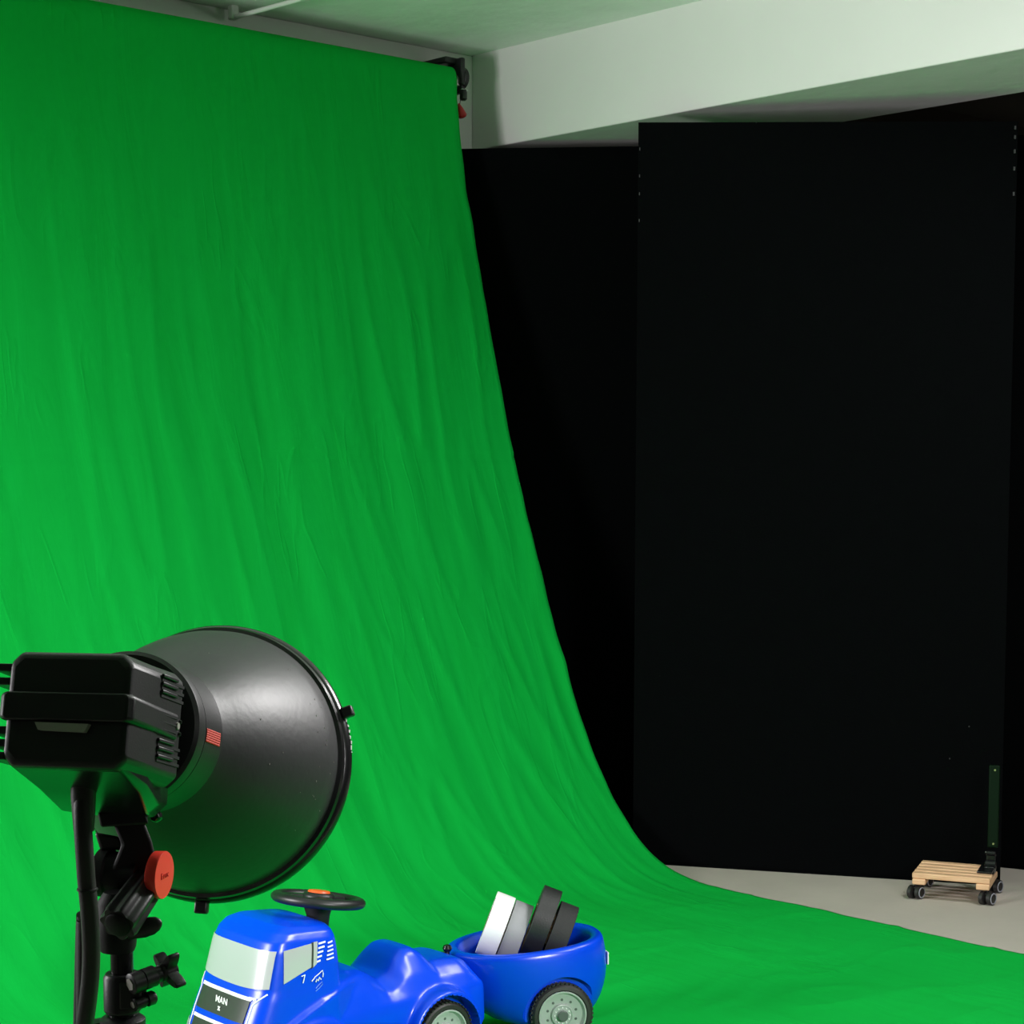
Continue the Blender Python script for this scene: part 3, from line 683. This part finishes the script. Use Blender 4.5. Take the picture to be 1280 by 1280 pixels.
wing_knob(wk, ax, u1, u2, 0.0215, 4, 0.6, col_, M['black_plastic'], 0.011, 0.0085)
lw = MB(); lw.lathe((0, 0, 0.60), (0, 0, 1), [(0, 0.019), (0.003, 0.021), (0.052, 0.021), (0.056, 0.019), (0.056, 0.013)], 32); 
lcol = lw.build('collar', M['black_plastic'], stand)
lw = MB(); lw.lathe((0, 0, zz(1292)), (0, 0, 1), [(0, 0.021), (0.014, 0.021), (0.0175, 0.0165), (0.018, 0.013)], 32); lw.box(Vector((0, 0, zz(1290))) - RT * 0.026 , (0.02, 0.014, 0.02)); lw.build('collar', M['black_plastic'], stand)
MB().lathe((0, 0, 0.32), (0, 0, 1), [(0, 0.022), (0.003, 0.024), (0.05, 0.024), (0.054, 0.02), (0.054, 0.016)], 32).build('collar', M['black_plastic'], stand)
MB().lathe((0, 0, 0.09), (0, 0, 1), [(0, 0.024), (0.05, 0.024), (0.054, 0.019)], 32).build('collar', M['black_plastic'], stand)
for k in range(3):
    a = 2 * PI * k / 3 + 0.9; d = Vector((math.cos(a), math.sin(a), 0)); lp = MB()
    lp.tube([d * 0.02 + UP * 0.345, d * 0.52 + UP * 0.012], 0.010); lg = lp.build('leg', M['black_gloss'], stand)
    MB().tube([d * 0.02 + UP * 0.11, d * 0.27 + UP * 0.182], 0.006).build('brace', M['black_gloss'], lg)
    MB().tube([d * 0.50 + UP * 0.022, d * 0.535 + UP * 0.013], 0.0125).build('rubber_foot', M['rubber'], lg)

# ------------------------------------------------------------------ studio flash
P1 = at(268, 953, 2.0); P0 = at(184, 920, 1.79)
A = (P1 - P0).normalized(); AL = (P1 - P0).length
SR = A.cross(UP).normalized(); SU = SR.cross(A)                 # right and up of the flash
flash = empty('studio_flash', P0, 'black studio flash with wide black reflector dish on the light stand', 'studio flash', frame(SR, A, SU))
# local: x right, y forward along the axis, z up, origin at the neck
RM = 0.150
rf = MB(); rp = [(0.004, 0.070), (0.012, 0.0735), (0.030, 0.083), (0.055, 0.096), (0.085, 0.1085), (0.115, 0.119), (0.145, 0.128), (0.175, 0.1355), (AL - 0.018, 0.1405)]
rp2 = [(AL - 0.018, 0.1405), (AL - 0.016, 0.1445), (AL - 0.011, 0.1460), (AL - 0.0085, 0.1425), (AL - 0.0060, 0.1470), (AL + 0.000, 0.1500), (AL + 0.006, 0.1500), (AL + 0.008, 0.1485), (AL + 0.008, 0.1440)]
inn = [(AL - 0.012, 0.1385), (0.145, 0.1262), (0.085, 0.1065), (0.03, 0.081), (0.012, 0.068)]
rf.lathe((0, 0, 0), (0, 1, 0), rp + [(AL - 0.012, 0.1385)] + inn[1:], 128, False, False)
refl = rf.build('reflector', None or mat('reflector_enamel', (0.020, 0.020, 0.022), 0.47, bump=0.03, bscale=120), flash, sharp=50)
rr = MB(); rr.lathe((0, 0, 0), (0, 1, 0), rp2 + [(AL - 0.010, 0.139)], 128, False, False); rim_ = rr.build('reflector_rim', M['black_gloss'], refl, sharp=35)
for a, w_ in ((22, 0.012), (-91, 0.014)):
    ar = math.radians(a); e = Vector((math.cos(ar), 0, math.sin(ar))); t = Vector((-math.sin(ar), 0, math.cos(ar)))
    MB().box(e * 0.1545 + Vector((0, AL + 0.0, 0)), (0.013, 0.011, w_), frame(e, Vector((0, 1, 0)), t)).build('rim_clip', M['black_plastic'], refl, bevel=0.002)
ch = MB()
for k in range(12):
    ar = math.radians(6 + k * 1.15 + 0.5 * math.sin(k * 3)); e = Vector((math.cos(ar), 0, math.sin(ar)))
    ch.box(e * 0.1500 + Vector((0, AL + 0.004 + 0.002 * math.sin(k * 5), 0)), (0.0014, 0.003, 0.0012 + 0.001 * (k % 3)))
ch.build('paint_chips', M['decal_white'], rim_)
sc = MB(); random.seed(11)
def cone_r(y):
    for i in range(len(rp) - 1):
        if y <= rp[i + 1][0]: t = (y - rp[i][0]) / (rp[i + 1][0] - rp[i][0]); return rp[i][1] + (rp[i + 1][1] - rp[i][1]) * t
    return rp[-1][1]
for k in range(26):
    y = random.uniform(0.155, 0.195) if k < 20 else random.uniform(0.05, 0.16); ar = math.radians(random.uniform(-35, 40) if k < 20 else random.uniform(-60, 70)); e = Vector((math.cos(ar), 0, math.sin(ar)))
    sc.box(e * (cone_r(y) + 0.0002) + Vector((0, y, 0)), (0.0005, random.uniform(0.0006, 0.001), random.uniform(0.0006, 0.002)))
sc.build('scratches', M['grey_label'], refl)
# neck ring and housing collar
nk = MB(); nk.lathe((0, 0, 0), (0, 1, 0), [(-0.045, 0.0695), (-0.043, 0.0722), (-0.004, 0.0735), (0.004, 0.0738), (0.006, 0.072), (0.006, 0.060)], 96, True, False)
ring = nk.build('speed_ring', M['black_plastic'], flash, sharp=35)
def on_ring(ang, y, r): e = Vector((math.cos(ang), 0, math.sin(ang))); return e * r + Vector((0, y, 0)), e
# red maker's mark on the ring
lm = MB(); lm2 = MB()
a0 = math.radians(-2.0)
for i in range(20):
    for j in range(6):
        yy = -0.041 + i * 0.00195; an = a0 + (j - 2.5) * 0.029
        p, e = on_ring(an, yy, 0.0737 - 0.0013 * max(0, -0.004 - yy) / 0.039); t = Vector((-e.z, 0, e.x))
        if (i * 5 + j * 3) % 4 == 0: 
            lm2.box(p, (0.0008, 0.00200, 0.0022), frame(e, Vector((0, 1, 0)), t))
        else: lm.box(p, (0.0008, 0.00200, 0.0022), frame(e, Vector((0, 1, 0)), t))
lm.build('red_mark', M['logo_red'], ring, sharp=180); lm2.build('red_mark_detail', M['logo_dark_red'], ring, sharp=180)
hs = MB(); hs.lathe((0, 0, 0), (0, 1, 0), [(-0.066, 0.040), (-0.066, 0.068), (-0.063, 0.0718), (-0.058, 0.0726), (-0.046, 0.0726), (-0.045, 0.070)], 96)
hs.build('housing_collar', M['black_plastic'], flash, sharp=35)
# rear body: octagonal sections; (y, half width, z bottom, z top, chamfer)
def octo(hw, z0, z1, c, y, cx=0.0): return [Vector((cx + a, y, b_)) for a, b_ in ((-hw + c, z0), (hw - c, z0), (hw, z0 + c), (hw, z1 - c), (hw - c, z1), (-hw + c, z1), (-hw, z1 - c), (-hw, z0 + c))]
bd = MB(); bd.loft([octo(0.052, -0.052, 0.040, 0.009, -0.222, 0.005), octo(0.0555, -0.056, 0.0435, 0.009, -0.217, 0.005), octo(0.056, -0.057, 0.045, 0.009, -0.15, 0.006), octo(0.060, -0.058, 0.046, 0.009, -0.10, 0.006), octo(0.054, -0.056, 0.045, 0.009, -0.094, 0.004), octo(0.046, -0.050, 0.045, 0.012, -0.058, 0.0)])
body = bd.build('housing', M['black_plastic'], flash, bevel=0.003)
# raised middle band around the housing
mbd = MB(); mbd.loft([octo(0.055, -0.016, 0.008, 0.003, -0.228, 0.005), octo(0.0600, -0.016, 0.008, 0.003, -0.222, 0.005), octo(0.0600, -0.016, 0.008, 0.003, -0.16, 0.005), octo(0.0635, -0.017, 0.007, 0.002, -0.112, 0.004)]); mbd.build('handle_band', M['black_plastic'], body, bevel=0.002)
# top rib and side cooling fins
for zc in (0.030, 0.018, -0.024, -0.035, -0.046):
    f_ = MB(); f_.box((-0.057, -0.195, zc), (0.016, 0.045, 0.0065)); f_.build('cooling_fin', M['black_plastic'], body, bevel=0.001)
# vent slots in the right flank
def flank(y): 
    if y < -0.15: return 0.0620
    return 0.062 + (y + 0.15) / 0.05 * 0.004
dv = (Vector((0.066, -0.10, 0)) - Vector((0.062, -0.15, 0))).normalized(); nv = Vector((dv.y, -dv.x, 0))
fm = frame(dv, nv, UP)
for k, zc in enumerate((0.0325, 0.0255, 0.0185, -0.0245, -0.0315, -0.0385)):
    ln = 0.050
    MB().box((flank(-0.125) + 0.0002, -0.125, zc), (ln, 0.0014, 0.0026), fm).build('vent_slot', M['black_matte'], body)
for k, zc in enumerate((0.036, 0.029, 0.022, -0.021, -0.028, -0.035)):
    MB().box((flank(-0.134) + 0.0012, -0.134, zc), (0.034, 0.003, 0.0032), fm).build('vent_rib', M['black_plastic'], body, bevel=0.0008)
for zc in (0.002, -0.0045, -0.011):
    MB().box((0.0658, -0.138, zc), (0.045, 0.0012, 0.0012), fm).build('groove', M['black_matte'], body)
MB().lathe((0.0668, -0.114, -0.004), nv, [(0, 0.0035), (0.002, 0.003), (0.002, 0.001)], 14).build('screw', M['grey_label'], body)
for zc in (0.001, -0.010): MB().lathe((0.0662, -0.103, zc), nv, [(0, 0.0020), (0.0014, 0.0016)], 12).build('indicator', M['black_gloss'], body)
# grey type plate on the back
tp = MB(); tp.add([(-0.020, -0.2285, -0.0180), (0.028, -0.2285, -0.0185), (0.0245, -0.2285, -0.0255), (-0.0165, -0.2285, -0.0245), (-0.020, -0.2205, -0.018), (0.028, -0.2205, -0.0185), (0.0245, -0.2205, -0.0255), (-0.0165, -0.2205, -0.0245)], [(0, 1, 2, 3), (7, 6, 5, 4), (0, 4, 5, 1), (2, 6, 7, 3), (1, 5, 6, 2), (0, 3, 7, 4)])
tp.build('type_plate', M['grey_label'], body)
MB().lathe((0.0, -0.150, 0.043), (0, 0, 1), [(0, 0.010), (0.0045, 0.010), (0.0055, 0.008)], 20).build('top_button', M['black_plastic'], body)
# belly under the housing
bl = MB(); bl.loft([octo(0.050, -0.054, -0.040, 0.002, -0.216, 0.004), octo(0.052, -0.068, -0.040, 0.006, -0.150, 0.004), octo(0.050, -0.082, -0.040, 0.010, -0.100), octo(0.045, -0.082, -0.040, 0.012, -0.060), octo(0.030, -0.072, -0.040, 0.010, -0.035)])
bl.build('belly', M['black_gloss'], body, bevel=0.002)
# silver locking pin under the collar
lk = MB(); lk.tube([(0.016, -0.030, -0.068), (0.024, -0.032, -0.076)], 0.0022); lk.build('lock_pin', M['metal'], flash)
MB().lathe((0.0235, -0.032, -0.0755), (0.6, -0.2, -0.7), [(0, 0.003), (0.002, 0.0052), (0.006, 0.0058), (0.009, 0.004), (0.010, 0.001)], 18).build('lock_knob', M['black_gloss'], flash)

# tilting head (bolted to the flash): built in world metres, then moved into the flash frame
inv = flash.matrix_world.inverted()
def fl(mb, name, m, parent=flash, **k):
    q = MB(); q.add([inv @ v for v in mb.v], mb.f); return q.build(name, m, parent, **k)
Wd = lambda x, y, d=D: at(x, y, d)
m_ = MB(); m_.loft([[Wd(x, y, d) for x, y in ((122, 1016), (180, 1010), (186, 1030), (126, 1034))] for d in (D - 0.02, D + 0.05)]); fl(m_, 'mount_plate', M['black_matte'], bevel=0.002)
m_ = MB(); m_.loft([[Wd(x, y, d) for x, y in ((140, 1026), (180, 1026), (190, 1052), (196, 1078), (150, 1120), (138, 1090), (152, 1056))] for d in (D + 0.012, D + 0.038)]); fl(m_, 'tilt_arm', M['black_matte'], bevel=0.003)
m_ = MB(); m_.loft([[Wd(x, y, d) for x, y in ((118, 1040), (150, 1046), (156, 1062), (126, 1064))] for d in (D + 0.03, D + 0.06)]); fl(m_, 'mount_foot', M['black_plastic'], bevel=0.003)
jax = (RT * 0.965 + FW * -0.26 + UP * -0.03).normalized()
jc = Wd(155, 1093, D + 0.03)
m_ = MB(); m_.lathe(jc - jax * 0.026, jax, [(0, 0.020), (0.002, 0.0225), (0.012, 0.0225), (0.014, 0.0205), (0.044, 0.0205), (0.046, 0.018)], 48); fl(m_, 'tilt_joint', M['black_matte'], sharp=40)
rc = Wd(205, 1094, D + 0.01)
m_ = MB(); m_.lathe(rc - jax * 0.011, jax, [(0, 0.0195), (0.001, 0.0215), (0.0105, 0.0222), (0.0115, 0.0215), (0.0118, 0.0)], 56); cap = fl(m_, 'red_cap', M['red_plastic'], sharp=40); cap['label'] = 'bright red round cap'
me = text_mesh('Erox', 0.0085); me.materials.append(M['logo_dark_red']); xd_ = (FW * 0.965 + RT * 0.26).normalized()
me.transform(inv @ Matrix.Translation(rc + jax * 0.0009) @ frame(xd_, (UP).normalized(), xd_.cross(UP).normalized()).to_4x4())
o_ = bpy.data.objects.new('cap_lettering', me); COL.objects.link(o_); o_.parent = cap
# fluted clamping handle, running down towards the camera
h0 = Wd(187, 1100, D + 0.02); h1 = Wd(147, 1156, D - 0.035); ha = (h1 - h0); HL = ha.length; ha = ha.normalized()
m_ = MB(); n = 84; e1 = ha.orthogonal().normalized(); e2 = ha.cross(e1); Rg = []
for t, k in ((0, 0.72), (0.004, 0.88), (HL * 0.5, 0.95), (HL - 0.004, 1.0), (HL, 0.93)):
    Rg.append([h0 + ha * t + (e1 * math.cos(2 * PI * j / n) + e2 * math.sin(2 * PI * j / n)) * k * (0.0172 + 0.0017 * math.cos(7 * 2 * PI * j / n)) for j in range(n)])
m_.loft(Rg); hn = fl(m_, 'clamp_handle', M['black_plastic'], sharp=45)
m_ = MB(); m_.lathe(h1 - ha * 0.001, ha, [(0, 0.0125), (0.003, 0.0120), (0.004, 0.010), (0.004, 0.0)], 40); fl(m_, 'handle_cap', M['black_matte'], hn)
m_ = MB(); m_.tube([h0 + ha * 0.002, h0 - ha * 0.010], [0.0032, 0.0028]); fl(m_, 'handle_pin', M['metal'], hn)
# spigot socket on the pole and its wing lever
m_ = MB(); m_.lathe(Wd(147, 1188), UP, [(0, 0.0155), (0.004, 0.0170), (0.016, 0.0185), (0.045, 0.0185), (0.055, 0.012)], 36); fl(m_, 'spigot_socket', M['black_matte'], sharp=40)
lv = []; c0 = Wd(160, 1168, D - 0.01); c1 = Wd(203, 1155, D - 0.01); ld = (c1 - c0).normalized(); lu = (UP - ld * ld.dot(UP)).normalized(); lf = ld.cross(lu); LL = (c1 - c0).length
m_ = MB()
for t, hgt, dp in ((0, 0.0055, 0.005), (0.2, 0.0065, 0.005), (0.45, 0.0085, 0.0045), (0.7, 0.0085, 0.004), (0.88, 0.0065, 0.0035), (0.97, 0.0035, 0.002), (1.0, 0.001, 0.001)):
    lv.append([c0 + ld * LL * t + lu * (hgt * math.cos(2 * PI * j / 20) + 0.002 * t) + lf * dp * math.sin(2 * PI * j / 20) for j in range(20)])
m_.loft(lv); fl(m_, 'wing_lever', M['black_plastic'], sharp=60)

# thick power cable dropping from the flash
pts = [(104, 985, -0.07), (103, 1010, -0.075), (104, 1040, -0.078), (106, 1070, -0.078), (108, 1100, -0.076), (111, 1130, -0.075), (113, 1160, -0.073), (114, 1190, -0.07), (113, 1220, -0.068), (110, 1250, -0.065), (106, 1280, -0.06), (102, 1310, -0.05)]
cpts = [at(x, y, D + d) for x, y, d in pts]
last = cpts[-1]
for z in (1.0, 0.9, 0.75, 0.55, 0.35, 0.15, 0.02): cpts.append(Vector((last.x - 0.02 * (1 - z), last.y - 0.01, z)))
cpts += [cpts[-1] + Vector((-0.05, -0.05, -0.008)), cpts[-1] + Vector((-0.3, -0.25, -0.008))]
def smooth(P):
    out = []
    for i in range(len(P) - 1):
        p0, p1, p2, p3 = P[max(i - 1, 0)], P[i], P[i + 1], P[min(i + 2, len(P) - 1)]
        for k in range(5):
            t = k / 5; out.append(0.5 * ((2 * p1) + (-p0 + p2) * t + (2 * p0 - 5 * p1 + 4 * p2 - p3) * t * t + (-p0 + 3 * p1 - 3 * p2 + p3) * t ** 3))
    return out + [P[-1]]
cb = empty('power_cable', cpts[0], 'thick black power cable hanging down from the studio flash beside the stand', 'cable')
o0 = cpts[0]; rel = [p - o0 for p in smooth(cpts)]
MB().tube(rel, 0.0080, 20).build('cable', M['rubber'], cb)
tie = rel[22]; MB().lathe(tie - UP * 0.001, UP, [(0, 0.0085), (0.0005, 0.0092), (0.002, 0.0092), (0.0025, 0.0085)], 24).build('cable_tie', M['black_plastic'], cb)
MB().lathe(rel[0] + UP * 0.012, -UP, [(0, 0.011), (0.02, 0.011), (0.05, 0.009)], 24).build('strain_relief', M['black_plastic'], cb)
